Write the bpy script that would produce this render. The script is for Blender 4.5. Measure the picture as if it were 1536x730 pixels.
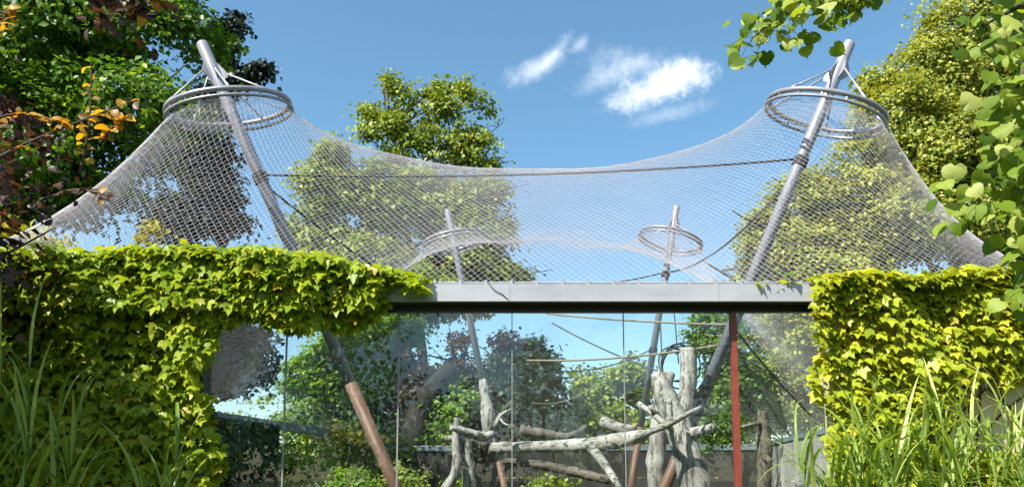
import bpy, math, random
import numpy as np
from mathutils import Vector, Matrix

for o in list(bpy.data.objects): bpy.data.objects.remove(o)
sc = bpy.context.scene
C = sc.collection
RNG = np.random.default_rng(7)
random.seed(7)

# ------------------------------------------------------------------ camera
F, CX, CY, TH, EYE = 1200., 768., 576., math.radians(6.8), 1.6
cam = bpy.data.cameras.new('camera'); cam.sensor_width = 36; cam.lens = F / 1536 * 36
cam.shift_y = (CY - 365) / 1536; cam.clip_end = 3000; cam.clip_start = .05
camo = bpy.data.objects.new('camera', cam); C.objects.link(camo)
camo.location = (0, 0, EYE); camo.rotation_euler = (math.pi / 2 + TH, 0, 0)
sc.camera = camo

# ------------------------------------------------------------------ sun, sky, exposure
SUN = Vector((-.60, -.50, .93)).normalized()
sl = bpy.data.lights.new('sun', 'SUN'); sl.energy = 5.0; sl.angle = math.radians(.53); sl.color = (1, .95, .86)
so = bpy.data.objects.new('sun', sl); C.objects.link(so)
so.rotation_euler = SUN.to_track_quat('Z', 'Y').to_euler(); so.location = (-20, -20, 30)
sc.view_settings.view_transform = 'Standard'; sc.view_settings.look = 'None'
sc.view_settings.exposure = 1.22; sc.view_settings.gamma = 1
sc.render.engine = 'CYCLES'
sc.cycles.use_denoising = True
sc.cycles.max_bounces = 8; sc.cycles.transparent_max_bounces = 24
sc.cycles.diffuse_bounces = 3; sc.cycles.glossy_bounces = 3; sc.cycles.transmission_bounces = 5
sc.cycles.sample_clamp_indirect = 6; sc.cycles.caustics_reflective = False; sc.cycles.caustics_refractive = False

def P(px, py, Y):
    """world point on the vertical plane at distance Y seen at photo pixel (px, py)"""
    dx = (px - CX) / F; dy = (CY - py) / F
    f = math.cos(TH) - dy * math.sin(TH); u = math.sin(TH) + dy * math.cos(TH)
    return np.array([dx / f * Y, Y, EYE + u / f * Y])

def build_world():
    w = bpy.data.worlds.new('World'); sc.world = w; w.use_nodes = True
    nt = w.node_tree; N = nt.nodes; L = nt.links
    for n in list(N): N.remove(n)
    out = N.new('ShaderNodeOutputWorld'); bg = N.new('ShaderNodeBackground')
    sky = N.new('ShaderNodeTexSky'); sky.sky_type = 'NISHITA'; sky.sun_disc = False
    sky.sun_elevation = math.asin(SUN.z); sky.sun_rotation = math.atan2(SUN.x, SUN.y)
    sky.air_density = 1.0; sky.dust_density = .3; sky.ozone_density = 1.6
    bg.inputs['Strength'].default_value = .092
    tc = N.new('ShaderNodeTexCoord')
    def vm(op, a, b=None):
        n = N.new('ShaderNodeVectorMath'); n.operation = op
        for i, v in enumerate((a, b)):
            if v is None: continue
            if hasattr(v, 'is_output'): L.new(v, n.inputs[i])
            else: n.inputs[i].default_value = v
        return n.outputs['Value'] if op in ('DOT_PRODUCT', 'LENGTH') else n.outputs[0]
    def ma(op, a, b=0., c=None):
        n = N.new('ShaderNodeMath'); n.operation = op
        for i, v in enumerate((a, b, c)):
            if v is None: continue
            if hasattr(v, 'is_output'): L.new(v, n.inputs[i])
            else: n.inputs[i].default_value = v
        return n.outputs[0]
    d = vm('NORMALIZE', tc.outputs['Generated'])
    no = N.new('ShaderNodeTexNoise'); no.inputs['Scale'].default_value = 13; no.inputs['Detail'].default_value = 9
    no.inputs['Roughness'].default_value = .72; L.new(d, no.inputs['Vector'])
    n2 = N.new('ShaderNodeTexNoise'); n2.inputs['Scale'].default_value = 34; n2.inputs['Detail'].default_value = 6
    n2.inputs['Roughness'].default_value = .72; L.new(d, n2.inputs['Vector'])
    nz = ma('ADD', ma('MULTIPLY', ma('SUBTRACT', no.outputs['Fac'], .5), 3.6), ma('MULTIPLY', ma('SUBTRACT', n2.outputs['Fac'], .5), 2.2))
    total = None
    blobs = []
    def px(x, y, a, b, s, rot=0):
        v = Vector(P(x, y, 1) - np.array([0, 0, EYE])).normalized(); blobs.append((v, a / F, b / F, s, rot))
    px(982, 134, 66, 20, .85, -15); px(1022, 112, 40, 24, .42, -10); px(955, 96, 60, 24, .3, 8); px(998, 172, 50, 11, .22, -8)
    px(806, 102, 40, 14, .45, -25); px(836, 76, 28, 9, .34, -45); px(868, 68, 14, 9, .26, -30); px(910, 115, 50, 16, .2, -20)
    for az, el, a, b, s in ((177, 12.0, .13, .055, .9), (171, 17, .14, .06, .7), (187, 15, .12, .06, .8), (160, 30, .35, .12, 1.3), (205, 22, .3, .1, 1.3), (178, 52, .3, .2, 1.), (120, 35, .3, .1, 1.), (250, 40, .3, .12, 1.), (60, 30, .2, .08, .9), (-75, 35, .25, .08, .9)):
        az, el = math.radians(az), math.radians(el)
        blobs.append((Vector((math.sin(az) * math.cos(el), math.cos(az) * math.cos(el), math.sin(el))), a, b, s, 0))
    for v, a, b, s, rot in blobs:
        r = v.cross(Vector((0, 0, 1))).normalized(); u = r.cross(v); rr = math.radians(-rot)
        r2 = r * math.cos(rr) + u * math.sin(rr); u2 = u * math.cos(rr) - r * math.sin(rr)
        df = vm('SUBTRACT', d, tuple(v))
        cx = ma('DIVIDE', vm('DOT_PRODUCT', df, tuple(r2)), a); cy = ma('DIVIDE', vm('DOT_PRODUCT', df, tuple(u2)), b)
        ln = ma('SQRT', ma('ADD', ma('MULTIPLY', cx, cx), ma('MULTIPLY', cy, cy)))
        ln = ma('SUBTRACT', ln, ma('MULTIPLY', nz, .75))
        k = N.new('ShaderNodeMapRange'); k.interpolation_type = 'SMOOTHSTEP'
        L.new(ln, k.inputs['Value']); k.inputs['From Min'].default_value = -.3; k.inputs['From Max'].default_value = 1.45
        k.inputs['To Min'].default_value = s; k.inputs['To Max'].default_value = 0
        total = k.outputs[0] if total is None else ma('ADD', total, k.outputs[0])
    total = ma('MINIMUM', total, 1.)
    hs = N.new('ShaderNodeHueSaturation'); hs.inputs['Saturation'].default_value = 1.12; hs.inputs['Hue'].default_value = .485; hs.inputs['Value'].default_value = 1.0
    L.new(sky.outputs[0], hs.inputs['Color'])
    mx = N.new('ShaderNodeMix'); mx.data_type = 'RGBA'
    L.new(total, mx.inputs[0]); L.new(hs.outputs[0], mx.inputs[6]); mx.inputs[7].default_value = (8.2, 8.4, 8.6, 1)
    L.new(mx.outputs[2], bg.inputs['Color']); L.new(bg.outputs[0], out.inputs[0])
build_world()

# ------------------------------------------------------------------ helpers: objects
def link(o, parent=None):
    C.objects.link(o)
    if parent is not None: o.parent = parent
    return o
def tag(o, label=None, cat=None, group=None, kind=None):
    if label: o['label'] = label
    if cat: o['category'] = cat
    if group: o['group'] = group
    if kind: o['kind'] = kind
    return o
def thing(name, label, cat, loc=(0, 0, 0), group=None):
    o = bpy.data.objects.new(name, None); link(o); o.location = loc; o.empty_display_size = .2
    return tag(o, label, cat, group)
def mobj(name, mesh, mat=None, parent=None, loc=None):
    o = bpy.data.objects.new(name, mesh); link(o, parent)
    if mat and not mesh.materials: mesh.materials.append(mat)
    if parent is not None:
        # meshes are written in world space; undo the offset of all ancestors
        off = Vector((0, 0, 0)); p = parent
        while p is not None: off += p.location; p = p.parent
        o.location = (Vector(loc) if loc is not None else Vector((0, 0, 0))) - off
    elif loc is not None: o.location = loc
    return o
class MB:
    def __init__(s): s.v = []; s.f = []
    def add(s, v, f):
        n = len(s.v); s.v += [tuple(map(float, a)) for a in v]; s.f += [tuple(i + n for i in q) for q in f]; return s
    def box(s, lo, hi):
        (a, b, c), (d, e, g) = lo, hi
        return s.add([(a, b, c), (d, b, c), (d, e, c), (a, e, c), (a, b, g), (d, b, g), (d, e, g), (a, e, g)],
                     [(0, 3, 2, 1), (4, 5, 6, 7), (0, 1, 5, 4), (1, 2, 6, 5), (2, 3, 7, 6), (3, 0, 4, 7)])
    def wallbox(s, a, b, z0, z1, t0, t1):
        """box along plan segment a-b, from offset t0 to t1 to its left"""
        a = np.array(a, float); b = np.array(b, float); d = (b - a) / np.linalg.norm(b - a); n = np.array([-d[1], d[0]])
        q = [a + n * t0, b + n * t0, b + n * t1, a + n * t1]
        return s.add([(*p, z0) for p in q] + [(*p, z1) for p in q],
                     [(0, 3, 2, 1), (4, 5, 6, 7), (0, 1, 5, 4), (1, 2, 6, 5), (2, 3, 7, 6), (3, 0, 4, 7)])
    def tube(s, pts, radii, sides=8, bump=0., cap=True, seed=0):
        v, f = tube(pts, radii, sides, bump, cap, seed); return s.add(v, f)
    def mesh(s, name, smooth=False):
        me = bpy.data.meshes.new(name); me.from_pydata(s.v, [], s.f); me.update()
        if smooth: me.polygons.foreach_set('use_smooth', [True] * len(me.polygons))
        return me
    def build(s, name, mat, parent=None, smooth=False, loc=None):
        return mobj(name, s.mesh(name, smooth), mat, parent, loc)
def tube(pts, radii, sides=8, bump=0., cap=True, seed=0):
    pts = [np.array(p, float) for p in pts]; n = len(pts)
    if np.isscalar(radii): radii = [radii] * n
    rg = np.random.default_rng(seed + 11)
    V = []; Fc = []; up = None
    for i, p in enumerate(pts):
        t = pts[min(i + 1, n - 1)] - pts[max(i - 1, 0)]; t /= np.linalg.norm(t) + 1e-9
        if up is None:
            up = np.array([0, 0, 1.]) if abs(t[2]) < .9 else np.array([1., 0, 0])
        a = np.cross(t, up); a /= np.linalg.norm(a) + 1e-9; b = np.cross(a, t); up = b
        for k in range(sides):
            an = 2 * math.pi * k / sides
            r = radii[i] * (1 + (rg.normal() * bump if bump else 0))
            V.append(p + a * math.cos(an) * r + b * math.sin(an) * r)
    for i in range(n - 1):
        for k in range(sides):
            k2 = (k + 1) % sides
            Fc.append((i * sides + k, i * sides + k2, (i + 1) * sides + k2, (i + 1) * sides + k))
    if cap:
        Fc.append(tuple(range(sides))[::-1]); Fc.append(tuple((n - 1) * sides + k for k in range(sides)))
    return V, Fc
def spline(ctrl, n):
    """Catmull-Rom through control points"""
    c = [np.array(p, float) for p in ctrl]; c = [2 * c[0] - c[1]] + c + [2 * c[-1] - c[-2]]
    out = []; m = len(c) - 3
    for k in range(n):
        t = k / (n - 1) * m; i = min(int(t), m - 1); t -= i
        a, b, d, e = c[i:i + 4]
        out.append(.5 * (2 * b + (d - a) * t + (2 * a - 5 * b + 4 * d - e) * t * t + (3 * b - a - 3 * d + e) * t ** 3))
    return out
def fastmesh(name, V, T, tint=None, mat=None):
    """V (n,3), T (m,k) uniform faces"""
    me = bpy.data.meshes.new(name); V = np.ascontiguousarray(V, np.float32); T = np.ascontiguousarray(T, np.int32); m, k = T.shape
    me.vertices.add(len(V)); me.vertices.foreach_set('co', V.ravel())
    me.loops.add(m * k); me.loops.foreach_set('vertex_index', T.ravel())
    me.polygons.add(m); me.polygons.foreach_set('loop_start', np.arange(0, m * k, k, dtype=np.int32))
    me.update(calc_edges=True); me.validate()
    if tint is not None:
        a = me.attributes.new('tint', 'FLOAT', 'POINT'); a.data.foreach_set('value', np.ascontiguousarray(tint, np.float32))
    if mat: me.materials.append(mat)
    return me

# ------------------------------------------------------------------ helpers: materials
class Mat:
    def __init__(s, name):
        s.m = bpy.data.materials.new(name); s.m.use_nodes = True; s.nt = s.m.node_tree; s.N = s.nt.nodes; s.L = s.nt.links
        s.b = s.N['Principled BSDF']; s.out = s.N['Material Output']
    def noise(s, scale, detail=5, rough=.55, coord='Object', stretch=None):
        tc = s.N.new('ShaderNodeTexCoord'); n = s.N.new('ShaderNodeTexNoise')
        n.inputs['Scale'].default_value = scale; n.inputs['Detail'].default_value = detail; n.inputs['Roughness'].default_value = rough
        if stretch:
            mp = s.N.new('ShaderNodeMapping'); mp.inputs['Scale'].default_value = stretch
            s.L.new(tc.outputs[coord], mp.inputs[0]); s.L.new(mp.outputs[0], n.inputs['Vector'])
        else: s.L.new(tc.outputs[coord], n.inputs['Vector'])
        return n.outputs['Fac']
    def ramp(s, fac, stops):
        r = s.N.new('ShaderNodeValToRGB'); e = r.color_ramp.elements
        while len(e) < len(stops): e.new(.5)
        for i, (p, c) in enumerate(stops): e[i].position = p; e[i].color = (*c, 1)
        s.L.new(fac, r.inputs[0]); return r.outputs[0]
    def mixc(s, fac, a, b, mode='MIX'):
        n = s.N.new('ShaderNodeMix'); n.data_type = 'RGBA'; n.blend_type = mode
        for i, v in ((0, fac), (6, a), (7, b)):
            if hasattr(v, 'is_output'): s.L.new(v, n.inputs[i])
            elif i == 0: n.inputs[0].default_value = v
            else: n.inputs[i].default_value = (*v, 1)
        return n.outputs[2]
    def bump(s, h, strength=.3, dist=.02):
        b = s.N.new('ShaderNodeBump'); b.inputs['Strength'].default_value = strength; b.inputs['Distance'].default_value = dist
        s.L.new(h, b.inputs['Height']); s.L.new(b.outputs[0], s.b.inputs['Normal'])
    def set(s, **k):
        for a, v in k.items():
            i = s.b.inputs[a.replace('_', ' ')]
            if hasattr(v, 'is_output'): s.L.new(v, i)
            elif isinstance(v, tuple): i.default_value = (*v, 1)
            else: i.default_value = v
        return s

def surf(name, stops, scale=6, rough=.8, metal=0, bump=.3, dist=.01, stretch=None, detail=6, spec=.4):
    m = Mat(name); n = m.noise(scale, detail, .6, 'Object', stretch)
    m.set(Base_Color=m.ramp(n, stops), Roughness=rough, Metallic=metal); m.b.inputs['Specular IOR Level'].default_value = spec
    if bump: m.bump(n, bump, dist)
    return m.m

def leafmat(name, stops, trans=.4, tcol=(1.25, 1.2, .5), rough=.45, spec=.35):
    m = Mat(name); at = m.N.new('ShaderNodeAttribute'); at.attribute_name = 'tint'
    col = m.ramp(at.outputs['Fac'], stops)
    m.set(Base_Color=col, Roughness=rough); m.b.inputs['Specular IOR Level'].default_value = spec
    t = m.N.new('ShaderNodeBsdfTranslucent'); m.L.new(m.mixc(1., col, tcol, 'MULTIPLY'), t.inputs['Color'])
    mx = m.N.new('ShaderNodeMixShader'); mx.inputs[0].default_value = trans
    m.L.new(m.b.outputs[0], mx.inputs[1]); m.L.new(t.outputs[0], mx.inputs[2]); m.L.new(mx.outputs[0], m.out.inputs[0])
    return m.m

M = {}
M['steel'] = surf('galvanised_steel', [(.3, (.30, .30, .33)), (.7, (.40, .40, .43))], 9, .42, .4, .12, .003)
M['ring'] = surf('ring_steel', [(.3, (.20, .19, .22)), (.7, (.29, .28, .31))], 6, .4, .3, .12, .003)
M['mast'] = surf('mast_grey_paint', [(.3, (.19, .19, .225)), (.55, (.25, .25, .285)), (.75, (.30, .30, .33))], 5, .4, .2, .1, .003, (1, 1, .35))
M['red'] = surf('red_oxide_paint', [(.25, (.085, .042, .025)), (.5, (.125, .065, .040)), (.75, (.16, .092, .060))], 5, .55, 0, .15, .003, (1, 1, .4))
M['redpost'] = surf('red_post_paint', [(.3, (.17, .032, .02)), (.7, (.22, .05, .03))], 8, .5, 0, .1, .003)
M['net'] = surf('net_steel_wire', [(.3, (.38, .36, .39)), (.7, (.50, .475, .50))], 1.2, .4, .2, 0)
M['fascia'] = surf('zinc_sheet', [(.25, (.28, .29, .315)), (.5, (.345, .355, .38)), (.75, (.40, .41, .435))], 1.6, .45, .15, .08, .004, (1, 1, 2.5), 9)
M['soffit'] = surf('dark_brown_steel', [(.3, (.035, .026, .016)), (.7, (.06, .045, .025))], 7, .5, 0, .1, .003)
M['black'] = surf('black_frame', [(.3, (.010, .010, .011)), (.7, (.018, .018, .02))], 7, .4, 0, .05, .002)
M['seal'] = surf('silicone_joint', [(.3, (.17, .18, .18)), (.7, (.26, .27, .26))], 20, .5, 0, 0)
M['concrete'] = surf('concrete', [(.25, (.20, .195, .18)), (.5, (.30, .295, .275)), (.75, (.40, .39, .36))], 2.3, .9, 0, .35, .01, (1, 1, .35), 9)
M['cap'] = surf('blue_grey_cap', [(.3, (.13, .19, .20)), (.7, (.22, .29, .30))], 3, .5, .2, .08, .003)
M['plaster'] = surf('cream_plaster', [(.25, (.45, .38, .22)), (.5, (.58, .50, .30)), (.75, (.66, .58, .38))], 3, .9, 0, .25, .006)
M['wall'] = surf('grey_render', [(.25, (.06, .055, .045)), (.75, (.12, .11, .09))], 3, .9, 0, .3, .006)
def woodmat(name, stops, crack, axis):
    st = [1.0, 1.0, 1.0]; st[axis] = .18
    m = Mat(name); n1 = m.noise(2.4, 8, .6); n2 = m.noise(17, 8, .65, 'Object', tuple(st)); n3 = m.noise(60, 4, .6, 'Object', tuple(st))
    c = m.ramp(n1, stops); k = m.ramp(n2, [(.36, (0, 0, 0)), (.46, (1, 1, 1))]); f = m.ramp(n3, [(.3, (.62, .62, .62)), (.7, (1.1, 1.1, 1.1))])
    c = m.mixc(1., m.mixc(k, crack, c), f, 'MULTIPLY'); m.set(Base_Color=c, Roughness=.88)
    m.bump(k, .9, .02); return m.m
WS = [(.3, (.14, .13, .11)), (.45, (.27, .26, .235)), (.6, (.40, .385, .355)), (.8, (.50, .485, .45))]
WD = [(.25, (.06, .05, .04)), (.5, (.13, .11, .085)), (.75, (.24, .215, .175))]
for ax, nm in enumerate('xyz'):
    M['wood' + nm] = woodmat('bleached_wood_' + nm, WS, (.09, .078, .06), ax); M['wooddark' + nm] = woodmat('weathered_wood_' + nm, WD, (.022, .018, .013), ax)
M['wooddark'] = surf('weathered_wood', [(.25, (.06, .05, .038)), (.5, (.12, .10, .076)), (.75, (.22, .19, .15))], 3.2, .85, 0, .9, .035, (2.5, 2.5, .8), 10)
M['shadedpanel'] = surf('shaded_dark_panel', [(.3, (.020, .019, .017)), (.6, (.04, .038, .034)), (.8, (.07, .065, .058))], 2.5, .9, 0, .3, .01, (1, 1, .3), 9)  # dark boards of the rear wall, tree shade put into their colour
M['darkbark'] = surf('dark_bark', [(.3, (.008, .007, .006)), (.55, (.020, .017, .013)), (.8, (.04, .033, .026))], 5, .95, 0, .8, .03, (2, 2, .5), 9)
M['bark'] = surf('bark', [(.3, (.028, .022, .016)), (.55, (.07, .055, .04)), (.8, (.13, .105, .08))], 5, .95, 0, .8, .03, (2, 2, .5), 9)
M['rope'] = surf('hemp_rope', [(.3, (.16, .13, .085)), (.7, (.27, .23, .16))], 30, .9, 0, .4, .004)
M['darkrope'] = surf('dark_rope', [(.3, (.03, .03, .034)), (.7, (.065, .06, .06))], 30, .85, 0, .4, .004)
M['rubber'] = surf('black_hose', [(.3, (.012, .012, .014)), (.7, (.03, .03, .03))], 20, .5, 0, .1, .003)
M['soil'] = surf('ground_grass', [(.3, (.035, .045, .015)), (.5, (.05, .07, .02)), (.7, (.09, .075, .045))], .6, .95, 0, .5, .05, None, 10)
M['beige'] = surf('beige_render', [(.3, (.52, .45, .32)), (.7, (.62, .55, .42))], 2, .9, 0, .1, .004)
M['roof'] = surf('brown_roof', [(.3, (.10, .06, .045)), (.7, (.17, .1, .07))], 5, .85, 0, .4, .02)
M['pane'] = surf('dark_window', [(.3, (.02, .025, .03)), (.7, (.03, .035, .04))], 5, .1, 0, 0)

M['l_vine'] = leafmat('vine_leaf', [(0, (.09, .17, .009)), (.4, (.22, .31, .014)), (.8, (.34, .40, .02)), (.93, (.40, .38, .025)), (1, (.40, .27, .035))], .42, (1.5, 1.35, .4), .4, .3)
M['l_vine2'] = leafmat('golden_vine_leaf', [(0, (.12, .20, .012)), (.35, (.27, .335, .018)), (.8, (.43, .46, .035)), (.94, (.50, .46, .05)), (1, (.46, .32, .05))], .40, (1.4, 1.25, .4), .4, .3)
M['l_maple'] = leafmat('dark_maple_leaf', [(0, (.04, .10, .010)), (.5, (.095, .19, .016)), (.85, (.18, .28, .02)), (1, (.30, .34, .025))], .42, (1.5, 1.5, .4))
M['l_poplar'] = leafmat('poplar_leaf', [(0, (.095, .15, .018)), (.5, (.22, .29, .032)), (.85, (.34, .38, .045)), (1, (.44, .43, .07))], .35, (1.35, 1.25, .5))
M['l_linden'] = leafmat('linden_leaf', [(0, (.11, .16, .02)), (.5, (.28, .32, .04)), (.85, (.44, .44, .08)), (1, (.54, .50, .18))], .33, (1.35, 1.2, .45))
M['l_green'] = leafmat('bright_green_leaf', [(0, (.07, .16, .012)), (.5, (.17, .29, .022)), (1, (.32, .42, .04))], .45, (1.4, 1.4, .4))
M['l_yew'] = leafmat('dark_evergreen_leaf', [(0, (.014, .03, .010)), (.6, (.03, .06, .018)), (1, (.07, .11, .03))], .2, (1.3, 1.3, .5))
M['l_spruce'] = leafmat('spruce_needle', [(0, (.014, .024, .018)), (.6, (.03, .045, .035)), (1, (.06, .08, .05))], .15, (1.2, 1.2, .6))
M['l_copper'] = leafmat('copper_leaf', [(0, (.018, .010, .010)), (.45, (.045, .022, .014)), (.8, (.12, .055, .016)), (1, (.24, .15, .016))], .4, (1.7, 1.2, .4))
M['l_orange'] = leafmat('orange_leaf', [(0, (.17, .10, .018)), (.5, (.36, .19, .02)), (1, (.52, .34, .03))], .5, (1.5, 1.15, .4))
M['l_purple'] = leafmat('purple_leaf', [(0, (.02, .012, .014)), (.5, (.05, .028, .022)), (1, (.11, .055, .03))], .35, (1.6, 1.1, .5))
M['l_gold'] = leafmat('golden_shrub_leaf', [(0, (.24, .27, .02)), (.5, (.42, .40, .03)), (1, (.56, .48, .06))], .4, (1.3, 1.2, .4))
M['l_big'] = leafmat('big_linden_leaf', [(0, (.06, .12, .012)), (.35, (.15, .23, .02)), (.7, (.30, .36, .06)), (1, (.42, .45, .16))], .45, (1.45, 1.4, .35), .5, .2)
M['l_reed'] = leafmat('reed_blade', [(0, (.08, .16, .02)), (.5, (.23, .34, .06)), (.85, (.44, .50, .15)), (1, (.45, .40, .16))], .4, (1.4, 1.35, .45), .4, .4)
M['bract'] = leafmat('linden_bract', [(0, (.42, .42, .2)), (1, (.55, .52, .3))], .4, (1.2, 1.1, .6))

# glass: clear, reflects by angle, a little dusty
def glassmat():
    m = Mat('pane_glass'); m.N.remove(m.b)
    lw = m.N.new('ShaderNodeLayerWeight'); lw.inputs['Blend'].default_value = .5
    p = m.N.new('ShaderNodeMath'); p.operation = 'POWER'; m.L.new(lw.outputs['Facing'], p.inputs[0]); p.inputs[1].default_value = 5
    q = m.N.new('ShaderNodeMath'); q.operation = 'MULTIPLY_ADD'; m.L.new(p.outputs[0], q.inputs[0]); q.inputs[1].default_value = .94; q.inputs[2].default_value = .038
    tr = m.N.new('ShaderNodeBsdfTransparent'); tr.inputs[0].default_value = (.95, .98, .965, 1)
    gl = m.N.new('ShaderNodeBsdfGlossy'); gl.inputs['Roughness'].default_value = .0
    df = m.N.new('ShaderNodeBsdfDiffuse'); df.inputs[0].default_value = (.55, .56, .52, 1)
    n = m.noise(1.1, 7, .6, 'Object', (1, 1, .6)); r = m.N.new('ShaderNodeMapRange'); m.L.new(n, r.inputs[0])
    r.inputs[1].default_value = .35; r.inputs[2].default_value = .75; r.inputs[3].default_value = .0; r.inputs[4].default_value = .009
    a = m.N.new('ShaderNodeMixShader'); m.L.new(r.outputs[0], a.inputs[0]); m.L.new(tr.outputs[0], a.inputs[1]); m.L.new(df.outputs[0], a.inputs[2])
    b = m.N.new('ShaderNodeMixShader'); m.L.new(q.outputs[0], b.inputs[0]); m.L.new(a.outputs[0], b.inputs[1]); m.L.new(gl.outputs[0], b.inputs[2])
    m.L.new(b.outputs[0], m.out.inputs[0]); return m.m
M['glass'] = glassmat()

# ------------------------------------------------------------------ helpers: foliage
def tri_leaf():
    V = np.array([(0, 0, 0), (-.36, .45, .10), (0, 1, -.06), (.36, .45, .10)], float)
    return V, np.array([(0, 3, 2), (0, 2, 1)])
def needle_leaf():
    V = np.array([(-.12, 0, 0), (.12, 0, 0), (.05, 1, -.15), (-.05, 1, -.15)], float)
    return V, np.array([(0, 1, 2), (0, 2, 3)])
def ivy_leaf(curl=.35):
    o = [(0, .10), (.17, -.03), (.42, .12), (.56, .58), (.27, .58), (.0, 1.04), (-.27, .58), (-.56, .58), (-.42, .12), (-.17, -.03)]
    pts = [(0, .38)] + o
    V = np.array([(x, y, .05 - curl * ((x * 1.15) ** 2 + (y - .35) ** 2) - .10 * (abs(x) < .02) * (y > .2)) for x, y in pts])
    n = len(o); return V, np.array([(0, 1 + i, 1 + (i + 1) % n) for i in range(n)][::-1])
def heart_leaf(curl=.3, seed=0):
    """linden leaf: heart with pointed tip and toothed edge"""
    r = np.random.default_rng(seed); o = []
    n = 22
    for k in range(n):
        a = math.pi * 2 * k / n; t = math.sin(a / 2)          # 0 at base notch .. 1 at tip
        x = .50 * math.sin(a) * (1 + .28 * math.cos(a)) ; y = .42 - .47 * math.cos(a)
        if k == 0: y = .10
        if k == n // 2: y = 1.06
        if k in (n // 2 - 1, n // 2 + 1): x *= .62
        tooth = 1 + (.035 if k % 2 else -.02)
        o.append((x * tooth, .42 + (y - .42) * tooth))
    pts = [(0, .40)] + o; tw = r.normal() * .25
    V = np.array([(x, y, .05 + .16 * abs(x) - curl * (y - .35) ** 2 - curl * .7 * x * x + tw * x * (y - .4)) for x, y in pts])
    return V, np.array([(0, 1 + i, 1 + (i + 1) % n) for i in range(n)])
def oval_leaf(curl=.3, seed=0):
    r = np.random.default_rng(seed); n = 12
    o = [(.33 * math.sin(2 * math.pi * k / n), .5 - .5 * math.cos(2 * math.pi * k / n)) for k in range(n)]
    pts = [(0, .45)] + o; tw = r.normal() * .2
    V = np.array([(x, y, .22 * abs(x) - curl * (y - .4) ** 2 + tw * x * y) for x, y in pts])
    return V, np.array([(0, 1 + i, 1 + (i + 1) % n) for i in range(n)])

def unit(a): return a / (np.linalg.norm(a, axis=-1, keepdims=True) + 1e-9)
def frames(nrm, tip):
    """rotation columns (x side, y tip, z normal) for n leaves"""
    z = unit(nrm); y = unit(tip - (tip * z).sum(-1, keepdims=True) * z); x = np.cross(y, z)
    return np.stack([x, y, z], -1)
def scatter(template, pos, nrm, tip, size, tint):
    V, T = template; n = len(pos); R = frames(nrm, tip)
    W = np.einsum('nij,kj->nki', R, V) * size[:, None, None] + pos[:, None, :]
    TT = (T[None] + (np.arange(n) * len(V))[:, None, None]).reshape(-1, T.shape[1])
    return W.reshape(-1, 3), TT, np.repeat(tint, len(V))

def crown_leaves(rg, lobes, clump_r, per, leaf, density=1., up=.55, flat=.55, template=None, shell=.5, gap=.75):
    """leaf clumps through ellipsoid lobes; returns mesh arrays. lobes: (c(3), r(3))"""
    P_, S_, NR, TN = [], [], [], []
    vols = [r[0] * r[1] * r[2] for c, r in lobes]
    for (c, r), v in zip(lobes, vols):
        nc = max(6, int(density * v ** (2 / 3) * 9.5 / clump_r ** 2))
        d = unit(rg.normal(size=(nc, 3))); rad = rg.random(nc) ** (1 / 3) * (1 - shell) + shell * rg.random(nc) ** .25
        rad *= 1 + .26 * np.sin(d[:, 0] * 5 + c[0]) * np.cos(d[:, 2] * 6 + c[1]) + rg.normal(size=nc) * .06
        cc = np.array(c) + d * rad[:, None] * np.array(r)
        fq = .85 / clump_r; nzv = np.sin(cc[:, 0] * fq + 1.3 * cc[:, 2]) + np.sin(cc[:, 1] * fq * 1.1 + 2) * np.cos(cc[:, 0] * fq * .6) + np.sin(cc[:, 2] * fq * 1.35 + cc[:, 0] * .7)
        kp = nzv < gap; cc, d = cc[kp], d[kp]
        for q, dd in zip(cc, d):
            k = int(per * (.6 + .8 * rg.random())); cr = clump_r * (.6 + .8 * rg.random())
            off = rg.normal(size=(k, 3)) * np.array([1, 1, flat]) * cr * .55
            off[:, 2] -= .25 * cr * (off[:, :2] ** 2).sum(1) / cr ** 2     # clumps droop at their rim
            P_.append(q + off); base = .42 + rg.normal() * .13
            TN.append(np.clip(base + rg.normal(size=k) * .17 + (rg.random(k) > .97) * .35, 0, 1))
            NR.append(rg.normal(size=(k, 3)) * .42 + np.array([0, 0, up]) + dd * .8)
    pos = np.concatenate(P_); n = len(pos); nr = np.concatenate(NR); tn = np.concatenate(TN)
    tip = rg.normal(size=(n, 3)) + np.array([0, 0, -.5])
    size = leaf * (.65 + .7 * rg.random(n))
    return scatter(template or tri_leaf(), pos, nr, tip, size, tn)

def branch_set(mb, base, lobes, r0, rg, twigs=5):
    """trunk to the middle of the crown, a limb into each lobe, twigs out of each limb"""
    hi = max(lobes, key=lambda q: q[0][2] + .2 * q[1][0])[0]; b = np.array(base, float); tip = np.array(hi, float)
    mid = b * .5 + tip * .5 + rg.normal(size=3) * .25
    tr = spline([b, b * .75 + mid * .25 + np.array([0, 0, .3]), mid, tip], 14)
    mb.tube(tr, [r0 * (1.25 if i == 0 else 1 - .88 * i / 13) for i in range(14)], 9, .05)
    for c, r in lobes:
        c = np.array(c); k = int(np.clip(np.argmin([abs(p[2] - (c[2] - r[2] * .9 - .4)) for p in tr]), 3, 12)); s = tr[k]
        rs = r0 * (1 - .88 * k / 13) * .6
        lim = spline([s, s * .5 + c * .5 + np.array([0, 0, .25]) + rg.normal(size=3) * .15, c, c + (c - s) * .25 + np.array([0, 0, r[2] * .3])], 9)
        mb.tube(lim, [rs * (1 - .85 * i / 8) for i in range(9)], 6, .05)
        for t in range(twigs):
            d = unit(rg.normal(size=3)); d[2] = abs(d[2]) * .8; q = lim[3 + t % 5]; e = c + d * np.array(r) * .8
            mb.tube(spline([q, (q + e) / 2 + np.array([0, 0, .15]), e], 5), [rs * .32 * (1 - .8 * i / 4) for i in range(5)], 4)

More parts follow.
